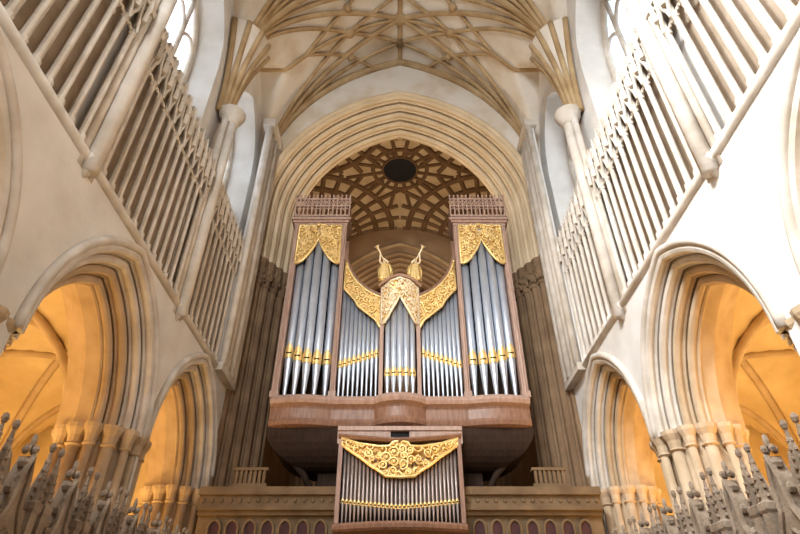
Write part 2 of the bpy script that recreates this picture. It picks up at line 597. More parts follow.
# ------------------------------------------------------------------ arcade arches, piers, vault shafts, triforium screens
ARCHLAB = {
    (-1, 0): 'nearest left-hand arcade arch, only its far curve showing, warm light inside',
    (-1, 1): 'large pointed arcade arch in the left wall, gold-lit aisle behind it',
    (-1, 2): 'small distant pointed arcade arch in the left wall, next to the organ end',
    (1, 0): 'nearest right-hand arcade arch, only its far curve showing, warm light inside',
    (1, 1): 'large pointed arcade arch in the bright right wall, orange-lit aisle behind it',
    (1, 2): 'small distant pointed arcade arch in the right wall, next to the organ end'}
for sg, side in SIDES:
    for bi, yb in enumerate(ABAYS):
        t = thing('arcade_arch', ARCHLAB[(sg, bi)], 'arch', (sg * W, yb, A_ZS), group='arcade arches')
        mp = lambda s, z, d: (sg * d, s, z - A_ZS)
        mb = MB()
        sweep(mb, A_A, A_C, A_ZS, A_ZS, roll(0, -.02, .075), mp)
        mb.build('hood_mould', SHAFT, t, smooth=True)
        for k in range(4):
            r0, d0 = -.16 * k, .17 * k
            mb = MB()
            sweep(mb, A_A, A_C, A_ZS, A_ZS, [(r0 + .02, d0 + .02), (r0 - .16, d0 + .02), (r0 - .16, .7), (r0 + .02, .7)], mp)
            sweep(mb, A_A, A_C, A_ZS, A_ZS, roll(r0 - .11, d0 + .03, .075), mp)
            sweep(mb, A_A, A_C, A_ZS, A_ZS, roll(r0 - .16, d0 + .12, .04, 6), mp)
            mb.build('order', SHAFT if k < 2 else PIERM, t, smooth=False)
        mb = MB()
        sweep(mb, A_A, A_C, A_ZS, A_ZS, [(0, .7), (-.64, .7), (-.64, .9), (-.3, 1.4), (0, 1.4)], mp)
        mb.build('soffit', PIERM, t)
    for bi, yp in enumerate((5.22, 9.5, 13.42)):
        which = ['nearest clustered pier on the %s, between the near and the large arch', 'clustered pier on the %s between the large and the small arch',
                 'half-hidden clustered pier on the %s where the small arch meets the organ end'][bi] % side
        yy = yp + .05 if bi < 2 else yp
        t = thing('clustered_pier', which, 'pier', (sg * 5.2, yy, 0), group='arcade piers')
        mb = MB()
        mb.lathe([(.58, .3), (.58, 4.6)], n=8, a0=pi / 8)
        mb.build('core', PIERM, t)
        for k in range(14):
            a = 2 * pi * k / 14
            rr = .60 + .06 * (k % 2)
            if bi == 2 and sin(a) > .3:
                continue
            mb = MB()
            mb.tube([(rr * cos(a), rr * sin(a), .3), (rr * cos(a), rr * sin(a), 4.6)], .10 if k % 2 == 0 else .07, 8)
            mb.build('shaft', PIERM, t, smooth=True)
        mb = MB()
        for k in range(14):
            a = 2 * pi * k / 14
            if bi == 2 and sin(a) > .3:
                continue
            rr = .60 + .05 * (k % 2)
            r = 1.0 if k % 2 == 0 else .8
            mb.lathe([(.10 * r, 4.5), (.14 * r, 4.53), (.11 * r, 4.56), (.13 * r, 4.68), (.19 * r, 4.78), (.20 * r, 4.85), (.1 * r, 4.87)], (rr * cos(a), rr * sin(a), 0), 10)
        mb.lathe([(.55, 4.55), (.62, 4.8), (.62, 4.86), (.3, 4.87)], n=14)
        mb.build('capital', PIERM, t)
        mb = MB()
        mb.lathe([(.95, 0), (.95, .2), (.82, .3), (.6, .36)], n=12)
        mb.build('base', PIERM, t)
    for bi, yp in enumerate((5.55, 9.55)):
        t = thing('vault_shaft', ('nearer' if bi == 0 else 'farther') + ' triple stone shaft rising to the vault on the %s wall' % side, 'shaft', (sg * W, yp, Z_STR), group='vault shafts')
        for k, (dx, dy, r) in enumerate(((-.06, 0, .13), (.06, .17, .085), (.06, -.17, .085))):
            mb = MB()
            mb.tube([(sg * dx, dy, -.25), (sg * dx, dy, 5.9)], r, 10)
            mb.build('shaft', SHAFT, t, smooth=True)
        mb = MB()
        mb.lathe([(.02, -.34), (.08, -.26), (.13, -.12), (.17, -.04), (.16, .02)], n=12)
        mb.build('corbel', SHAFT, t, smooth=True)
        mb = MB()
        mb.lathe([(.2, 5.6), (.22, 5.7), (.34, 5.95), (.36, 6.05), (.2, 6.1)], n=12)
        mb.build('capital', SHAFT, t, smooth=True)
        # solid springer of the vault over the shaft
        def con(u, a):
            r = .20 + .62 * u ** 1.9
            return (sg * (.30 - r * cos(a)), r * 1.05 * sin(a), 6.0 + 3.3 * u)
        mb = MB()
        mb.loft([[con(i / 10, -pi / 2 + pi * j / 14) for j in range(15)] for i in range(11)], closed=False)
        mb.build('springer', INFILL, t, smooth=True)
        for k in range(7):
            mb = MB()
            mb.tube([con(i / 10, -pi / 2 + pi * k / 6) for i in range(11)], .085, 8)
            mb.build('springer_rib', RIB, t, smooth=True)
    # triforium screens: rows of canopied niches between tall mullions
    spans = [(1.6, 5.2, 'nearest'), (5.9, 9.2, 'middle'), (9.9, 12.15, 'farthest')]
    for y0, y1, w in spans:
        n = round((y1 - y0) / .31)
        st = (y1 - y0) / n
        t = thing('triforium_screen', '%s panel of tall canopied stone niches above the arches on the %s wall' % (w, side), 'stone screen', (sg * W, y0, Z_STR), group='triforium screens')
        H = Z_TRI - Z_STR
        for k in range(n + 1):
            mb = MB()
            mb.lathe([(.085, 0), (.085, .14), (.05, .18), (.05, H - .9), (.075, H - .86), (.075, H - .8), (.045, H - .78), (.045, H)], (sg * .03, st * k, 0), 8)
            mb.lathe([(.06, H - .5), (.05, H - .2), (.07, H - .18), (.005, H + .42)], (sg * -.06, st * k, 0), 4)
            mb.build('mullion', SHAFT, t)
        for k in range(n):
            c = st * (k + .5)
            mb = MB()
            a = st / 2
            og = [(-a, H - .85), (-a * .75, H - .62), (-a * .35, H - .45), (-.03, H - .18), (0, H + .02), (.03, H - .18), (a * .35, H - .45), (a * .75, H - .62), (a, H - .85)]
            mb.tube([(sg * -.03, c + q, z) for q, z in og], .035, 6)
            ir = arch(a * .86, .05, H - .95, H - 1.1, 6)
            mb.tube([(sg * .03, c + q, z) for q, z in ir], .028, 6)
            for q, z in ir[2:-2:3]:
                mb.blob((sg * .03, c + q * .8, z - .03), .03, .03, .03, 6, 4)
            mb.build('niche_canopy', SHAFT, t)
            mb = MB()
            mb.lathe([(.05, .0), (.05, .1), (.026, .13), (.026, H - 1.0), (.045, H - .95), (.045, H - .9)], (sg * .14, c, 0), 6)
            mb.build('niche_shaft', SHAFT, t)
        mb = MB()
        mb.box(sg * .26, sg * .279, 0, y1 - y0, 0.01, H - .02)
        mb.build('back_panel', RECESS, t)  # dark sheet over the wall carrying the painted niche shade
    # wide shaft beside the crossing
    t = thing('crossing_respond', 'wide pale stone respond with shafts flanking the great arch on the %s' % side, 'pier', (sg * W, 12.8, Z_STR), group='crossing responds')
    mb = MB()
    mb.box(sg * -.12, sg * .02, -.5, .62, .02, 9.0)
    mb.build('pilaster', STONE, t)
    for dy, r in ((-.5, .1), (-.15, .08), (.2, .12), (.55, .1)):
        mb = MB()
        mb.tube([(sg * -.14, dy, .02), (sg * -.14, dy, 8.8)], r, 10)
        mb.build('shaft', SHAFT, t, smooth=True)
    mb = MB()
    mb.box(sg * -.3, sg * .1, -.66, .72, 8.8, 9.1)
    mb.build('capital', SHAFT, t)
    mb = MB()
    mb.box(sg * -.2, sg * .05, -.6, .68, -.14, .06)
    mb.build('base', SHAFT, t)

# ------------------------------------------------------------------ great arch of the crossing
t = thing('crossing_arch', 'great pointed stone arch with many mouldings framing the organ', 'arch', (0, Y_W, 0))
mp = lambda s, z, d: (s, d, z)
mb = MB()
sweep(mb, C_A, C_C, C_ZS, C_Z0, roll(0, -.03, .12), mp, 28)
mb.build('hood_mould', ARCHM, t, smooth=True)
NO = 5
for k in range(NO):
    r0, d0 = -.18 * k, .28 * k
    mb = MB()
    sweep(mb, C_A, C_C, C_ZS, C_Z0, [(r0 + .02, d0 + .02), (r0 - .18, d0 + .02), (r0 - .18, 1.42), (r0 + .02, 1.42)], mp, 28)
    sweep(mb, C_A, C_C, C_ZS, C_Z0, roll(r0 - .12, d0 + .03, .085), mp, 28)
    sweep(mb, C_A, C_C, C_ZS, C_Z0, roll(r0 - .18, d0 + .17, .05, 6), mp, 28)
    mb.build('order', ARCHM, t)
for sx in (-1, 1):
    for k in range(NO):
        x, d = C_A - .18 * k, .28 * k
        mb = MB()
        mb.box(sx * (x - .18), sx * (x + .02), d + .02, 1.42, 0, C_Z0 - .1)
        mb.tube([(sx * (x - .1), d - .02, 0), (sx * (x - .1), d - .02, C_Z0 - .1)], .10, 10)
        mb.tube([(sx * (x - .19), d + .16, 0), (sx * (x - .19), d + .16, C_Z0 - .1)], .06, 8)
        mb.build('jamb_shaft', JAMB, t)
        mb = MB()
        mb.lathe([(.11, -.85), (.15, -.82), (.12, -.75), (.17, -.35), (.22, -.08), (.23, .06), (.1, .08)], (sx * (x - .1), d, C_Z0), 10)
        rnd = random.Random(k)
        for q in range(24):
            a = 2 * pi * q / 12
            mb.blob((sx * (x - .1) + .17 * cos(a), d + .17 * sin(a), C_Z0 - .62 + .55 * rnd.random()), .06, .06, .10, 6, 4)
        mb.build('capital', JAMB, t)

t = thing('nave_arch', 'dim brown pointed arch in the far wall behind the angels', 'arch', (0, CY1, 0))
for k in range(5):
    r0, d0 = -.2 * k, .2 * k
    mb = MB()
    sweep(mb, W2A, W2C, W2Z, 6.0, [(r0 + .02, d0), (r0 - .2, d0), (r0 - .2, 1.1), (r0 + .02, 1.1)], mp, 24)
    sweep(mb, W2A, W2C, W2Z, 6.0, roll(r0 - .12, d0, .1), mp, 24)
    mb.build('order', CROSSM, t)
t = thing('stone_rib', 'thin blind arch moulding on the brown wall above the angels', 'arch', (0, CY1, 0))
mb = MB()
sweep(mb, W2A + .02, W2C, W2Z + .55, 14.2, roll(-.1, -.04, .1), mp, 24)
mb.build('moulding', RIB, t, smooth=True)

# ------------------------------------------------------------------ the organ
YO = 13.0
OX, OXI = 3.22, 1.64
org = thing('pipe_organ', 'tall oak pipe organ with two towers of silver pipes and gilded carving', 'organ', (0, YO, 6.2))
OB = Vector((0, YO, 6.2))
class OMB(MB):
    base = OB
    def build(s, name, m, parent=None, smooth=False, **props):
        s.v = [(x - s.base.x, y - s.base.y, z - s.base.z) for x, y, z in s.v]
        return MB.build(s, name, m, parent, smooth, **props)

def inside(x, z, poly):
    c = False
    n = len(poly)
    for i in range(n):
        (x1, z1), (x2, z2) = poly[i], poly[(i + 1) % n]
        if (z1 > z) != (z2 > z) and x < (x2 - x1) * (z - z1) / (z2 - z1) + x1:
            c = not c
    return c

def carving(name, poly, yf, parent, seed, size=.13, ground=GOLDB, top=GOLD, edge=.035, dens=1.0, cls=OMB):
    """pierced gilded scrollwork on a shaped board"""
    rnd = random.Random(seed)
    mb = cls()
    n = len(poly)
    fr = [(x, yf(x), z) for x, z in poly]
    bk = [(x, yf(x) + .05, z) for x, z in poly]
    mb.add(fr + bk, [tuple(range(n)), tuple(range(2 * n - 1, n - 1, -1))] + [(i, n + i, n + (i + 1) % n, (i + 1) % n) for i in range(n)])
    nplate = len(mb.f)
    mb.tube([(x, yf(x) - .02, z) for x, z in poly], edge, 6, loop=True)
    x0, x1 = min(p[0] for p in poly), max(p[0] for p in poly)
    z0, z1 = min(p[1] for p in poly), max(p[1] for p in poly)
    placed = []
    for _ in range(3000):
        x, z = rnd.uniform(x0, x1), rnd.uniform(z0, z1)
        if not inside(x, z, poly):
            continue
        r = size * rnd.uniform(.6, 1.1)
        if any((x - a) ** 2 + (z - b) ** 2 < (.72 * (r + q)) ** 2 / dens for a, b, q in placed):
            continue
        placed.append((x, z, r))
        a0, dr = rnd.uniform(0, 2 * pi), rnd.choice((-1, 1))
        pts = []
        for k in range(17):
            u = k / 16
            rr = r * (1 - .82 * u)
            an = a0 + dr * u * 2 * pi * 1.5
            px, pz = x + rr * cos(an), z + rr * sin(an)
            if inside(px, pz, poly):
                pts.append((px, yf(px) - .025 - .02 * u, pz))
            elif len(pts) > 2:
                break
            else:
                pts = []
        if len(pts) > 2:
            mb.tube(pts, [.024 - .008 * i / len(pts) for i in range(len(pts))], 5)
        mb.blob((x, yf(x) - .04, z), r * .26, .03, r * .26, 6, 4)
        for q in range(3):
            an = a0 + q * 2.1
            lx, lz = x + r * .75 * cos(an), z + r * .75 * sin(an)
            if inside(lx, lz, poly):
                mb.blob((lx, yf(lx) - .02, lz), r * .2, .025, r * .32, 6, 4)
    sh = mb.build(name, ground, parent)
    sh.data.materials.append(top)
    for i, p in enumerate(sh.data.polygons):
        if i >= nplate:
            p.material_index = 1
            p.use_smooth = True
    return sh

def pipe(x, y, r, z0, zm, zt, parent, tin=TIN, mh=.34, cls=OMB):
    mb = cls()
    mb.lathe([(r * .30, z0), (r * .34, z0 + .02), (r * .96, zm - .06), (r, zm), (r, zt)], (x, y, 0), 14)
    p = mb.build('pipe', tin, parent, smooth=True)
    # gilded mouth: a leaf-shaped shield bent round the front, with its lip
    mb = cls()
    rings = []
    for i in range(9):
        u = i / 8
        z = zm - .10 * (mh / .34) + u * mh
        half = 1.15 * (1.0 if u < .45 else max(.05, cos((u - .45) / .55 * pi / 2)))
        rings.append([(x + (r + .012) * sin(half * q), y - (r + .012) * cos(half * q), z) for q in (-1, -.66, -.33, 0, .33, .66, 1)])
    mb.loft(rings, closed=False)
    mb.build('mouth', GOLD, p, smooth=True)
    mb = cls()
    mb.box(x - r * .6, x + r * .6, y - r - .02, y - r + .05, zm - .012, zm + .018)
    mb.build('lip', WOODD, p)
    return p

# ledge, coving, lower case
def ledge_y(x):
    ax = abs(x)
    f = 0.0
    if ax < .62: f = .34 * cos(ax / .62 * pi / 2) ** .7
    if 1.66 < ax < OX: f = max(f, .16 * sin((ax - 1.66) / (OX - 1.66) * pi))
    return YO - .18 - f * .8
xs_l = [-OX + .06 + (2 * OX - .12) * i / 80 for i in range(81)]
def band(mb, prof, yb=14.3, s=1.0):
    """horizontal moulding that follows the curved front; prof of (projection, z)"""
    rings = []
    for x in xs_l:
        rings.append([(x * s, yb, prof[0][1])] + [(x * s, ledge_y(x) - p, z) for p, z in prof] + [(x * s, yb, prof[-1][1])])
    mb.loft(rings)
mb = OMB()
band(mb, [(-.06, 6.72), (0.06, 6.76), (.10, 6.84), (.06, 6.92), (-.02, 6.95), (-.04, 7.0)])
mb.build('ledge', WOODP, org)
mb = OMB()
band(mb, [(-.16, 6.22), (-.05, 6.26), (-.02, 6.34), (-.06, 6.42), (-.08, 6.66), (-.06, 6.72)])
mb.build('frieze', WOOD, org)
mb = OMB()
rings = []
for i in range(9):
    u = i / 8
    hw = OX - 1.25 * (1 - cos(u * pi / 2)) - .02
    yf = YO - .10 + .75 * (1 - cos(u * pi / 2))
    z = 6.22 - .85 * sin(u * pi / 2)
    rings.append([(-hw, yf, z), (hw, yf, z), (hw, 14.4, z), (-hw, 14.4, z)])
mb.loft(rings)
mb.build('coving', WOODD, org)
mb = OMB()
mb.box(-1.98, 1.98, 13.65, 14.4, 4.75, 5.4)
mb.build('lower_case', WOODD, org)
for sx in (-1, 1):
    mb = OMB()
    pts = [(sx * 3.05, 13.3, 6.2), (sx * 2.75, 13.38, 5.75), (sx * 2.3, 13.5, 5.3), (sx * 2.0, 13.6, 4.8)]
    mb.tube(pts, [.1, .09, .08, .07], 8)
    mb.build('bracket', WOODD, org, smooth=True)

# towers
Z7 = 7.0
for sx in (-1, 1):
    lab = 'left' if sx < 0 else 'right'
    for xx, w in ((OX - .08, .16), (OXI + .06, .13)):
        mb = OMB()
        mb.box(sx * (xx - w / 2), sx * (xx + w / 2), YO - .06, YO + .2, Z7, 12.62)
        mb.tube([(sx * xx, YO - .07, Z7), (sx * xx, YO - .07, 12.6)], .035, 8)
        mb.box(sx * (xx - w / 2 - .03), sx * (xx + w / 2 + .03), YO - .1, YO + .22, Z7, Z7 + .16)
        mb.build('stile', WOODP, org)
    for xx in (OX - .06, OXI + .04):
        mb = OMB()
        mb.box(sx * (xx - .03), sx * (xx + .03), YO + .2, 13.6, Z7, 12.6)
        mb.build('side_panel', WOOD, org)
    mb = OMB()
    mb.box(sx * OXI, sx * OX, 13.5, 13.56, Z7, 12.6)
    mb.build('back_panel', WOODD, org)
    # cornice and cresting
    mb = OMB()
    for p, z0, z1 in ((.02, 12.56, 12.66), (.07, 12.66, 12.74), (.12, 12.74, 12.82), (.05, 12.82, 12.9)):
        mb.box(sx * (OXI - p), sx * (OX + p), YO - .06 - p, 13.6, z0, z1)
    mb.build('cornice', WOODP, org)
    mb = OMB()
    xa, xb = OXI - .06, OX + .06
    yf = YO - .12
    for z in (12.93, 13.33, 13.62):
        mb.box(sx * xa, sx * xb, yf - .02, yf + .05, z - .03, z + .03)
    n = 13
    st = (xb - xa) / n
    for k in range(n + 1):
        mb.tube([(sx * (xa + st * k), yf, 12.9), (sx * (xa + st * k), yf, 13.72)], .022, 6)
        mb.blob((sx * (xa + st * k), yf, 13.76), .035, .035, .06, 6, 4)
    for k in range(n):
        c = xa + st * (k + .5)
        mb.tube([(sx * (c + q), yf, z) for q, z in arch(st * .44, .02, 13.16, 12.95, 5)], .018, 5)
        mb.tube([(sx * (c - st / 2), yf, 13.36), (sx * (c + st / 2), yf, 13.6)], .016, 5)
        mb.tube([(sx * (c + st / 2), yf, 13.36), (sx * (c - st / 2), yf, 13.6)], .016, 5)
    for z in (12.93, 13.33):
        for x in (xa, xb):
            mb.box(sx * (x - .03), sx * (x + .03), yf, 13.6, z - .03, z + .03)
    mb.build('cresting', WOODP, org)
    # pipes
    xa, xb = OXI + .14, OX - .17
    tw = (xb - xa) / 5
    for k in range(5):
        x = xa + tw * (k + .5)
        bow = .20 * sin(pi * (k + .5) / 5)
        zm = 8.12 - .16 * sin(pi * (k + .5) / 5) + .05 * k
        pipe(sx * x, YO + .20 - bow, tw * .46, Z7, zm, 12.4, org, mh=.42)
    # curtain-shaped gilded pipe shade
    xc = (OXI + OX) / 2
    hw = (OX - OXI) / 2 - .15
    low = []
    for i in range(21):
        q = -1 + 2 * i / 20
        aq = abs(q)
        z = 11.98 - .86 * (sin(min(1, aq / .95) * pi / 2)) ** .85
        low.append((xc + q * hw, z))
    poly = [(sx * (xc - hw), 12.56)] + [(sx * x, z) for x, z in low] + [(sx * (xc + hw), 12.56)]
    carving('pipe_shade', poly, lambda x: YO - .06 - .09 * max(0, cos((abs(x) - xc) / hw * pi / 2)), org, 3, .14, top=GOLD)
    # flats
    fa, fb = .56, OXI - .02
    fw = (fb - fa) / 9
    for k in range(9):
        x = fa + fw * (k + .5)
        zm = 8.28 - .36 * ((k + .5) / 9)
        pipe(sx * x, YO + .12, fw * .47, Z7, zm, 9.5 + .085 * k * 1.2, org, TIN, .24)
    # flat back board and curved rail with gilded swag below it
    def rail(x):
        return 11.66 - 1.72 * sqrt(max(0, 1 - (x / 1.60) ** 2))
    board = [(sx * .4, Z7)] + [(sx * OXI, Z7)] + [(sx * OXI, 11.3)] + [(sx * x, rail(x) - .02) for x in (1.58, 1.5, 1.4, 1.25, 1.1, .9, .7, .55, .4)]
    mb = OMB()
    mb.prism(board, YO + .3, YO + .4)
    mb.build('back_board', WOODD, org)
    mb = OMB()
    pts = [(sx * 1.58 * sin(pi / 2 * i / 20), YO - .02, rail(1.58 * sin(pi / 2 * i / 20))) for i in range(4, 21)] + [(sx * 1.58, YO - .02, 11.95)]
    mb.tube(pts, .07, 8)
    mb.tube([(x, y + .08, z + .06) for x, y, z in pts], .05, 8)
    mb.build('curved_rail', WOOD, org, smooth=True)
    up = [(x, rail(x) - .09) for x in (.42, .6, .8, 1.0, 1.2, 1.35, 1.46, 1.54, 1.57)]
    lowp = [(1.57, 10.22), (1.42, 10.06), (1.26, 9.86), (1.16, 9.66), (1.0, 9.52), (.82, 9.36), (.66, 9.22), (.55, 9.02), (.46, 8.86), (.42, 9.2)]
    carving('swag', [(sx * x, z) for x, z in up + lowp], lambda x: YO - .05, org, 5, .15)

# centre tower
def cy(x):
    return YO - .36 * cos(min(1, abs(x) / .52) * pi / 2) ** .8
for k in range(5):
    x = -.40 + .80 * (k + .5) / 5
    pipe(x, cy(x) + .14, .078, Z7, 7.62 - .06 * cos(x * 4), 9.95, org, TIN, .26)
for sx in (-1, 1):
    mb = OMB()
    mb.box(sx * .44, sx * .54, YO - .12, YO + .2, Z7, 10.3)
    mb.build('stile', WOODP, org)
poly = [(-.5, 10.22)]
for i in range(21):
    q = -1 + 2 * i / 20
    z = 9.78 - .72 * min(1, abs(q) / .8) ** .9
    poly.append((q * .5, z))
poly += [(.5, 10.22), (.25, 10.33), (0, 10.37), (-.25, 10.33)]
carving('pipe_shade', poly, lambda x: cy(x) - .05, org, 9, .12, ground=GOLD, top=GOLDW)
mb = OMB()
rings = []
for i in range(25):
    x = -.60 + 1.20 * i / 24
    zc = 10.24 + .16 * cos(x / .60 * pi / 2)
    yf = cy(x * .8) - .10
    rings.append([(x, yf, zc), (x, yf - .04, zc + .04), (x, yf, zc + .09), (x, YO + .3, zc + .09), (x, YO + .3, zc)])
mb.loft(rings)
mb.build('curved_cornice', WOODP, org)

# ------------------------------------------------------------------ trumpeting angels on the centre tower
def make_angel(sx, label, tlabel):
    base = Vector((sx * .42, YO - .21, 10.39))
    t = thing('angel_statue', label, 'statue', base)
    S = .90
    me = bpy.data.meshes.new('body')
    vs = {'pel': (0, 0, .42), 'ch': (sx * .02, -.01, .60), 'nk': (sx * .03, -.015, .70), 'hd': (sx * .035, -.03, .77), 'top': (sx * .035, -.025, .85),
          'shO': (sx * .09, 0, .655), 'elO': (sx * .18, -.09, .70), 'haO': (sx * .158, -.215, .915),
          'shI': (-sx * .085, 0, .655), 'elI': (-sx * .09, -.13, .66), 'haI': (sx * .088, -.15, .805),
          'kL': (-.06, -.02, .22), 'fL': (-.06, 0, .03), 'tL': (-.06, -.08, .02), 'kR': (.06, -.02, .22), 'fR': (.06, 0, .03), 'tR': (.06, -.08, .02)}
    rad = {'pel': .085, 'ch': .07, 'nk': .032, 'hd': .058, 'top': .035, 'shO': .042, 'shI': .042, 'elO': .032, 'elI': .032, 'haO': .02, 'haI': .02,
           'kL': .05, 'kR': .05, 'fL': .03, 'fR': .03, 'tL': .022, 'tR': .022}
    # the outer arm raises the trumpet, the inner one steadies it
    ks = list(vs)
    ed = [('pel', 'ch'), ('ch', 'nk'), ('nk', 'hd'), ('hd', 'top'), ('ch', 'shO'), ('shO', 'elO'), ('elO', 'haO'), ('ch', 'shI'), ('shI', 'elI'), ('elI', 'haI'),
          ('pel', 'kL'), ('kL', 'fL'), ('fL', 'tL'), ('pel', 'kR'), ('kR', 'fR'), ('fR', 'tR')]
    me.from_pydata([Vector(vs[k]) * S for k in ks], [(ks.index(a), ks.index(b)) for a, b in ed], [])
    me.materials.append(GOLDW)
    body = bpy.data.objects.new('body', me)
    COL.objects.link(body)
    body.parent = t
    md = body.modifiers.new('skin', 'SKIN')
    md.use_smooth_shade = True
    for i, k in enumerate(ks):
        me.skin_vertices[0].data[i].radius = (rad[k] * S, rad[k] * S)
    me.skin_vertices[0].data[0].use_root = True
    sb = body.modifiers.new('smooth', 'SUBSURF')
    sb.levels = sb.render_levels = 2
    # robe with folds
    mb = MB()
    rings = []
    for i in range(12):
        u = i / 11
        z = (.03 + .665 * u) * S
        r = (.20 - .085 * u ** .7 if u < .86 else .125 - .06 * (u - .86) / .14) * S
        rings.append([((r * (1 + .13 * (1 - u) * sin(7 * a + 2 * u))) * cos(a) + sx * .02 * u * S, (r * (1 + .13 * (1 - u) * sin(7 * a))) * sin(a) * .85, z)
                      for a in [2 * pi * k / 42 for k in range(42)]])
    mb.loft(rings)
    mb.build('robe', GOLD, t, smooth=True)
    for w in (-1, 1):
        mb = MB()
        fe = []
        for i in range(11):
            u = i / 10
            x = w * (.05 + .10 * sin(u * pi * .9) + .02)
            z = (.80 - .72 * u + .10 * sin(u * pi))
            wd = .02 + .06 * sin(min(1, u * 1.2 + .1) * pi) + .015
            fe.append([((x - w * wd) * S, (.10 + .05 * u) * S, z * S), (x * S, (.085 + .05 * u) * S, (z + .01) * S), ((x + w * wd) * S, (.12 + .06 * u) * S, (z - .04) * S), (x * S, (.125 + .06 * u) * S, (z - .01) * S)])
        mb.loft(fe)
        for i in range(6):
            u = .2 + .13 * i
            x = w * (.07 + .12 * sin(u * pi * .9))
            z = .80 - .72 * u + .1 * sin(u * pi)
            mb.tube([(x * S, .1 * S, z * S), ((x + w * .05) * S, .13 * S, (z - .16) * S)], [.022, .008], 6)
        mb.build('wing', GOLD, t, smooth=True)
    mb = MB()
    for i in range(22):
        a = 2 * pi * i / 11
        r = .05 if i < 11 else .035
        mb.blob(((sx * .035 + r * cos(a)) * S, (.0 + r * sin(a) * .8) * S, (.80 + (.0 if i < 11 else .05)) * S), .022 * S, .022 * S, .03 * S, 6, 4)
    mb.build('hair', GOLD, t, smooth=True)
    mb = MB()
    mb.blob((sx * .035 * S, -.088 * S, .775 * S), .010 * S, .018 * S, .014 * S, 6, 4)
    mb.blob((sx * .035 * S, -.080 * S, .748 * S), .016 * S, .01 * S, .006 * S, 6, 4)
    for q in (-.022, .022):
        mb.blob(((sx * .035 + q) * S, -.080 * S, .792 * S), .009 * S, .008 * S, .006 * S, 6, 4)
    mb.build('face', GOLDW, t, smooth=True)
    # fingers closed round the trumpet
    for hx, hy, hz in ((sx * .158, -.215, .925), (sx * .088, -.15, .815)):
        mb = MB()
        for q, ln in ((-.022, .9), (-.007, 1.0), (.008, .95), (.022, .75)):
            mb.tube([((hx + q * sx * .6) * S + .022 * ln * cos(a), (hy - q * .6) * S + .022 * ln * sin(a), (hz + q * .9 + .012) * S + .006 * sin(a)) for a in (.2, 1.2, 2.3, 3.4, 4.4)], [.009, .009, .0085, .008, .006], 6)
        mb.tube([(hx * S, hy * S, (hz - .03) * S), ((hx + .018) * S, (hy - .018) * S, (hz - .012) * S), ((hx + .012) * S, (hy - .034) * S, hz * S)], [.010, .009, .007], 6)
        mb.build('hand', GOLDW, t, smooth=True)
    # trumpet raised up and outwards
    p0 = base + Vector((sx * .04 * S, -.10 * S, .75 * S))
    p1 = base + Vector((sx * .25, -.32, 1.02))
    tt = thing('trumpet', tlabel, 'trumpet', p0, group='angels\' trumpets')
    d = p1 - p0
    mb = MB()
    prof = [(0, .012), (.03, .018), (.05, .010), (.45, .012), (.48, .022), (.51, .012), (.8, .018), (.92, .036), (1.0, .062)]
    mb.tube([d * u for u, r in prof], [r * 1.35 for u, r in prof], 10)
    mb.build('tube', GOLDW, tt, smooth=True)
    mb = MB()
    mb.tube([d * .985, d * 1.0, d * 1.01], [.08, .092, .082], 10)
    mb.build('bell_rim', GOLDW, tt, smooth=True)
make_angel(-1, 'gilded angel statue on the organ centre, trumpet leaning to the left', 'gold trumpet held up by the left of the two angels')
make_angel(1, 'gilded angel statue on the organ centre, trumpet leaning to the right', 'gold trumpet held up by the right of the two angels')

# ------------------------------------------------------------------ stone screen below the organ
t = thing('stone_screen', 'brown stone choir screen with cornice and dark red panels below the organ', 'screen', (0, 12.5, 0))
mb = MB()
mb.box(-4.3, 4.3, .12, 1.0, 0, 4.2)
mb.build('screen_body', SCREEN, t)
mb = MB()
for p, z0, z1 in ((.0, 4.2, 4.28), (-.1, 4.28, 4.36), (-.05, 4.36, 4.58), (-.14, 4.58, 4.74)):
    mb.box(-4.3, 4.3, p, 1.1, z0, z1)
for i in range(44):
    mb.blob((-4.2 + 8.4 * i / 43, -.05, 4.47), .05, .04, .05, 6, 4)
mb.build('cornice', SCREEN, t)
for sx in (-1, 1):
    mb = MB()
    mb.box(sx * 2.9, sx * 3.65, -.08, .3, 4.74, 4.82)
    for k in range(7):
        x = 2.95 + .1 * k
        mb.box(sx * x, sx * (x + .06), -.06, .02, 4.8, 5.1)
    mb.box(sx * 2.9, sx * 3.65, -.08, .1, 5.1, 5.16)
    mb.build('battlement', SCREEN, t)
n = 22
for k in range(n):
    x = -4.1 + 8.2 * (k + .5) / n
    mb = MB()
    h = arch(.13, .05, 3.95, 2.4, 6)
    mb.add([(x + q, .11, z) for q, z in h], [tuple(range(len(h)))])
    mb.add([(x + q, .115, z) for q, z in h], [tuple(range(len(h) - 1, -1, -1))])
    pn = mb.build('red_panel', REDP, t)
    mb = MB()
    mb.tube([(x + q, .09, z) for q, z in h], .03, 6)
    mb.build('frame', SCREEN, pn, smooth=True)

# ------------------------------------------------------------------ small choir organ in front of the screen
CB = Vector((0, 12.1, 3.85))
class CMB(OMB):
    base = CB
cho = thing('choir_organ', 'small choir organ case of thin pipes below the main organ', 'organ', CB)
def chy(x):
    return 12.1 - .28 * cos(min(1, abs(x) / 1.3) * pi / 2)
mb = CMB()
rings = []
for i in range(31):
    x = -1.36 + 2.72 * i / 30
    y = chy(x) - .1
    rings.append([(x, y + .06, 3.78), (x, y, 3.82), (x, y - .02, 3.88), (x, y + .04, 3.94), (x, 12.33, 3.94), (x, 12.33, 3.78)])
mb.loft(rings)
mb.build('sill', WOOD, cho)
mb = CMB()
mb.box(-1.28, 1.28, 12.2, 12.33, 3.94, 5.6)
mb.build('back_board', WOODD, cho)
for sx in (-1, 1):
    mb = CMB()
    mb.box(sx * 1.25, sx * 1.34, chy(1.3) - .08, 12.33, 3.94, 5.66)
    mb.build('stile', WOOD, cho)
NP = 29
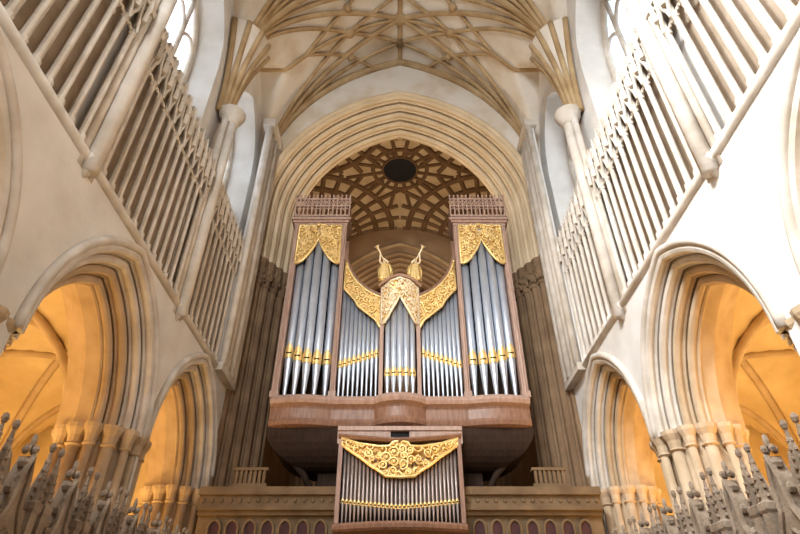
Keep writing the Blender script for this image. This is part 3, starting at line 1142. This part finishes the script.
for k in range(NP):
    x = -1.23 + 2.46 * (k + .5) / NP
    ax = abs(x) / 1.25
    pipe(x, chy(x) + .05, .036, 3.94, 4.20 + .17 * ax ** 1.4, 5.0 + .5 * ax, cho, TIND, .10, CMB)
up = [(-1.28, 5.68), (-.9, 5.52), (-.45, 5.42), (-.22, 5.42), (-.16, 5.5), (0, 5.54), (.16, 5.5), (.22, 5.42), (.45, 5.42), (.9, 5.52), (1.28, 5.68)]
lo_ = [(1.26, 5.52), (1.05, 5.36), (.85, 5.22), (.65, 5.05), (.45, 4.92), (.3, 4.8), (0, 4.78), (-.3, 4.8), (-.45, 4.92), (-.65, 5.05), (-.85, 5.22), (-1.05, 5.36), (-1.26, 5.52)]
carving('pipe_shade', up + lo_, lambda x: chy(x) - .03, cho, 11, .12, cls=CMB)
mb = CMB()
rings = []
for i in range(31):
    x = -1.36 + 2.72 * i / 30
    y = chy(x) - .06
    z = 5.50 + .2 * (abs(x) / 1.36) ** 1.5
    rings.append([(x, y, z), (x, y - .05, z + .05), (x, y, z + .1), (x, 12.33, z + .1), (x, 12.33, z)])
mb.loft(rings)
mb.build('cornice', WOOD, cho)
# organist's gallery rail between the two cases
gy, gz = 12.75, 5.7
class GMB(OMB):
    base = OB - Vector((0, gy, gz))
mb = GMB()
for sx in (-1, 1):
    mb.box(sx * .22, sx * 1.45, -.1, .05, .06, .36)
mb.box(-1.45, 1.45, -.14, .1, .36, .46)
mb.build('gallery_rail', WOODP, org)
mb = GMB()
mb.box(-.22, .22, 0, .05, .04, .36)
mb.build('gallery_opening', DARK, org)  # solid near-black panel painting the darkness of an opening
mb = GMB()
mb.box(-1.4, 1.4, -.05, .9, -.9, .05)
mb.build('gallery_panel', WOODD, org)

# ------------------------------------------------------------------ stone stall canopies along both walls
def make_stall():
    t = thing('stall_canopy', 'x', 'stall canopy', (0, 0, 0))
    w = .40
    mb = MB()
    mb.box(.62, .72, -w, w, .0, 3.0)
    mb.build('back_panel', STALL, t)
    for s in (-1, 1):
        mb = MB()
        mb.lathe([(.07, 0), (.07, .3), (.045, .34), (.045, 2.1), (.07, 2.14), (.075, 2.2)], (0.0, s * (w - .075), 0), 8)
        p = mb.build('shaft', STALL, t, smooth=True)
        mb = MB()
        mb.lathe([(.075, 2.2), (.075, 2.75), (.095, 2.78), (.095, 2.84), (.07, 2.86), (.012, 3.32)], (0.0, s * (w - .075), 0), 4, a0=pi / 4)
        for i in range(5):
            z, r = 2.9 + .08 * i, .060 - .012 * i
            for a in range(4):
                mb.blob((r * cos(a * pi / 2), s * (w - .075) + r * sin(a * pi / 2), z), .022, .022, .022, 5, 3)
        mb.blob((0, s * (w - .075), 3.36), .035, .035, .05, 6, 4)
        mb.build('pinnacle', STALL, t)
    og = [(-w + .03, 2.15), (-w * .8, 2.32), (-w * .5, 2.52), (-w * .22, 2.72), (-.06, 2.98), (0, 3.18), (.06, 2.98), (w * .22, 2.72), (w * .5, 2.52), (w * .8, 2.32), (w - .03, 2.15)]
    inn = [(w - .08, 2.12), (w * .6, 2.32), (w * .3, 2.45), (0, 2.55), (-w * .3, 2.45), (-w * .6, 2.32), (-w + .08, 2.12)]
    mb = MB()
    poly = og + inn
    n = len(poly)
    mb.add([(-.04, q, z) for q, z in poly] + [(.08, q, z) for q, z in poly], [tuple(range(n)), tuple(range(2 * n - 1, n - 1, -1))] + [(i, n + i, n + (i + 1) % n, (i + 1) % n) for i in range(n)])
    mb.tube([(-.05, q, z) for q, z in og], .03, 6)
    mb.tube([(-.05, q, z) for q, z in inn], .025, 6)
    for (q0, z0), (q1, z1) in zip(og[:-1], og[1:]):
        mb.blob((-.0, (q0 + q1) / 2, (z0 + z1) / 2 + .03), .06, .05, .055, 6, 4)
    for a in range(4):
        mb.blob((.0 + .05 * cos(a * pi / 2), .05 * sin(a * pi / 2), 3.24), .035, .035, .04, 6, 4)
    mb.blob((0, 0, 3.32), .03, .03, .07, 6, 4)
    mb.build('gable', STALL, t)
    mb = MB()
    mb.box(.05, .7, -w + .02, w - .02, 2.5, 2.6)
    for k in range(3):
        y = -.24 + .24 * k
        mb.lathe([(.06, 2.6), (.06, 2.95), (.08, 2.98), (.01, 3.3)], (.34, y, 0), 4, a0=pi / 4)
    for k in range(4):
        y = -w + .1 + .2 * k
        mb.box(.0, .06, y, y + .1, 2.6, 2.76)
    mb.build('tester', STALL, t)
    return t
ORD = ['first', 'second', 'third', 'fourth', 'fifth', 'sixth', 'seventh', 'eighth', 'ninth', 'tenth', 'eleventh']
proto = make_stall()
first = True
for sg, side in SIDES:
    for k in range(9):
        y = 10.9 - .82 * k
        o = proto if first else copy_tree(proto)
        first = False
        o.location = (sg * 3.45, y, 0)
        o.rotation_euler = (0, 0, 0 if sg > 0 else pi)
        o['label'] = '%s pinnacled stone stall canopy from the organ along the %s wall' % (ORD[k], side)
        o['group'] = 'stall canopies'

# ------------------------------------------------------------------ lamps of the aisles and of the crossing
for sg, e in ((-1, AISLE_L), (1, AISLE_R)):
    for yb in BAYS:
        lamp('aisle_lamp', 'POINT', (sg * 6.5, yb - .4, 1.8), e, WARM, .2)
        lamp('aisle_lamp', 'POINT', (sg * 8.3, yb + .8, 1.8), e * .8, WARM, .2)
lamp('crossing_lamp', 'SPOT', (0, 17.3, 12.0), CROSSING * 2, (1.0, .74, .46), .4, (0, 18.6, 21), spot=165)
lamp('crossing_lamp', 'SPOT', (0, 21.0, 11.0), CROSSING, (1.0, .70, .40), .4, (0, 21.5, 20), spot=165)
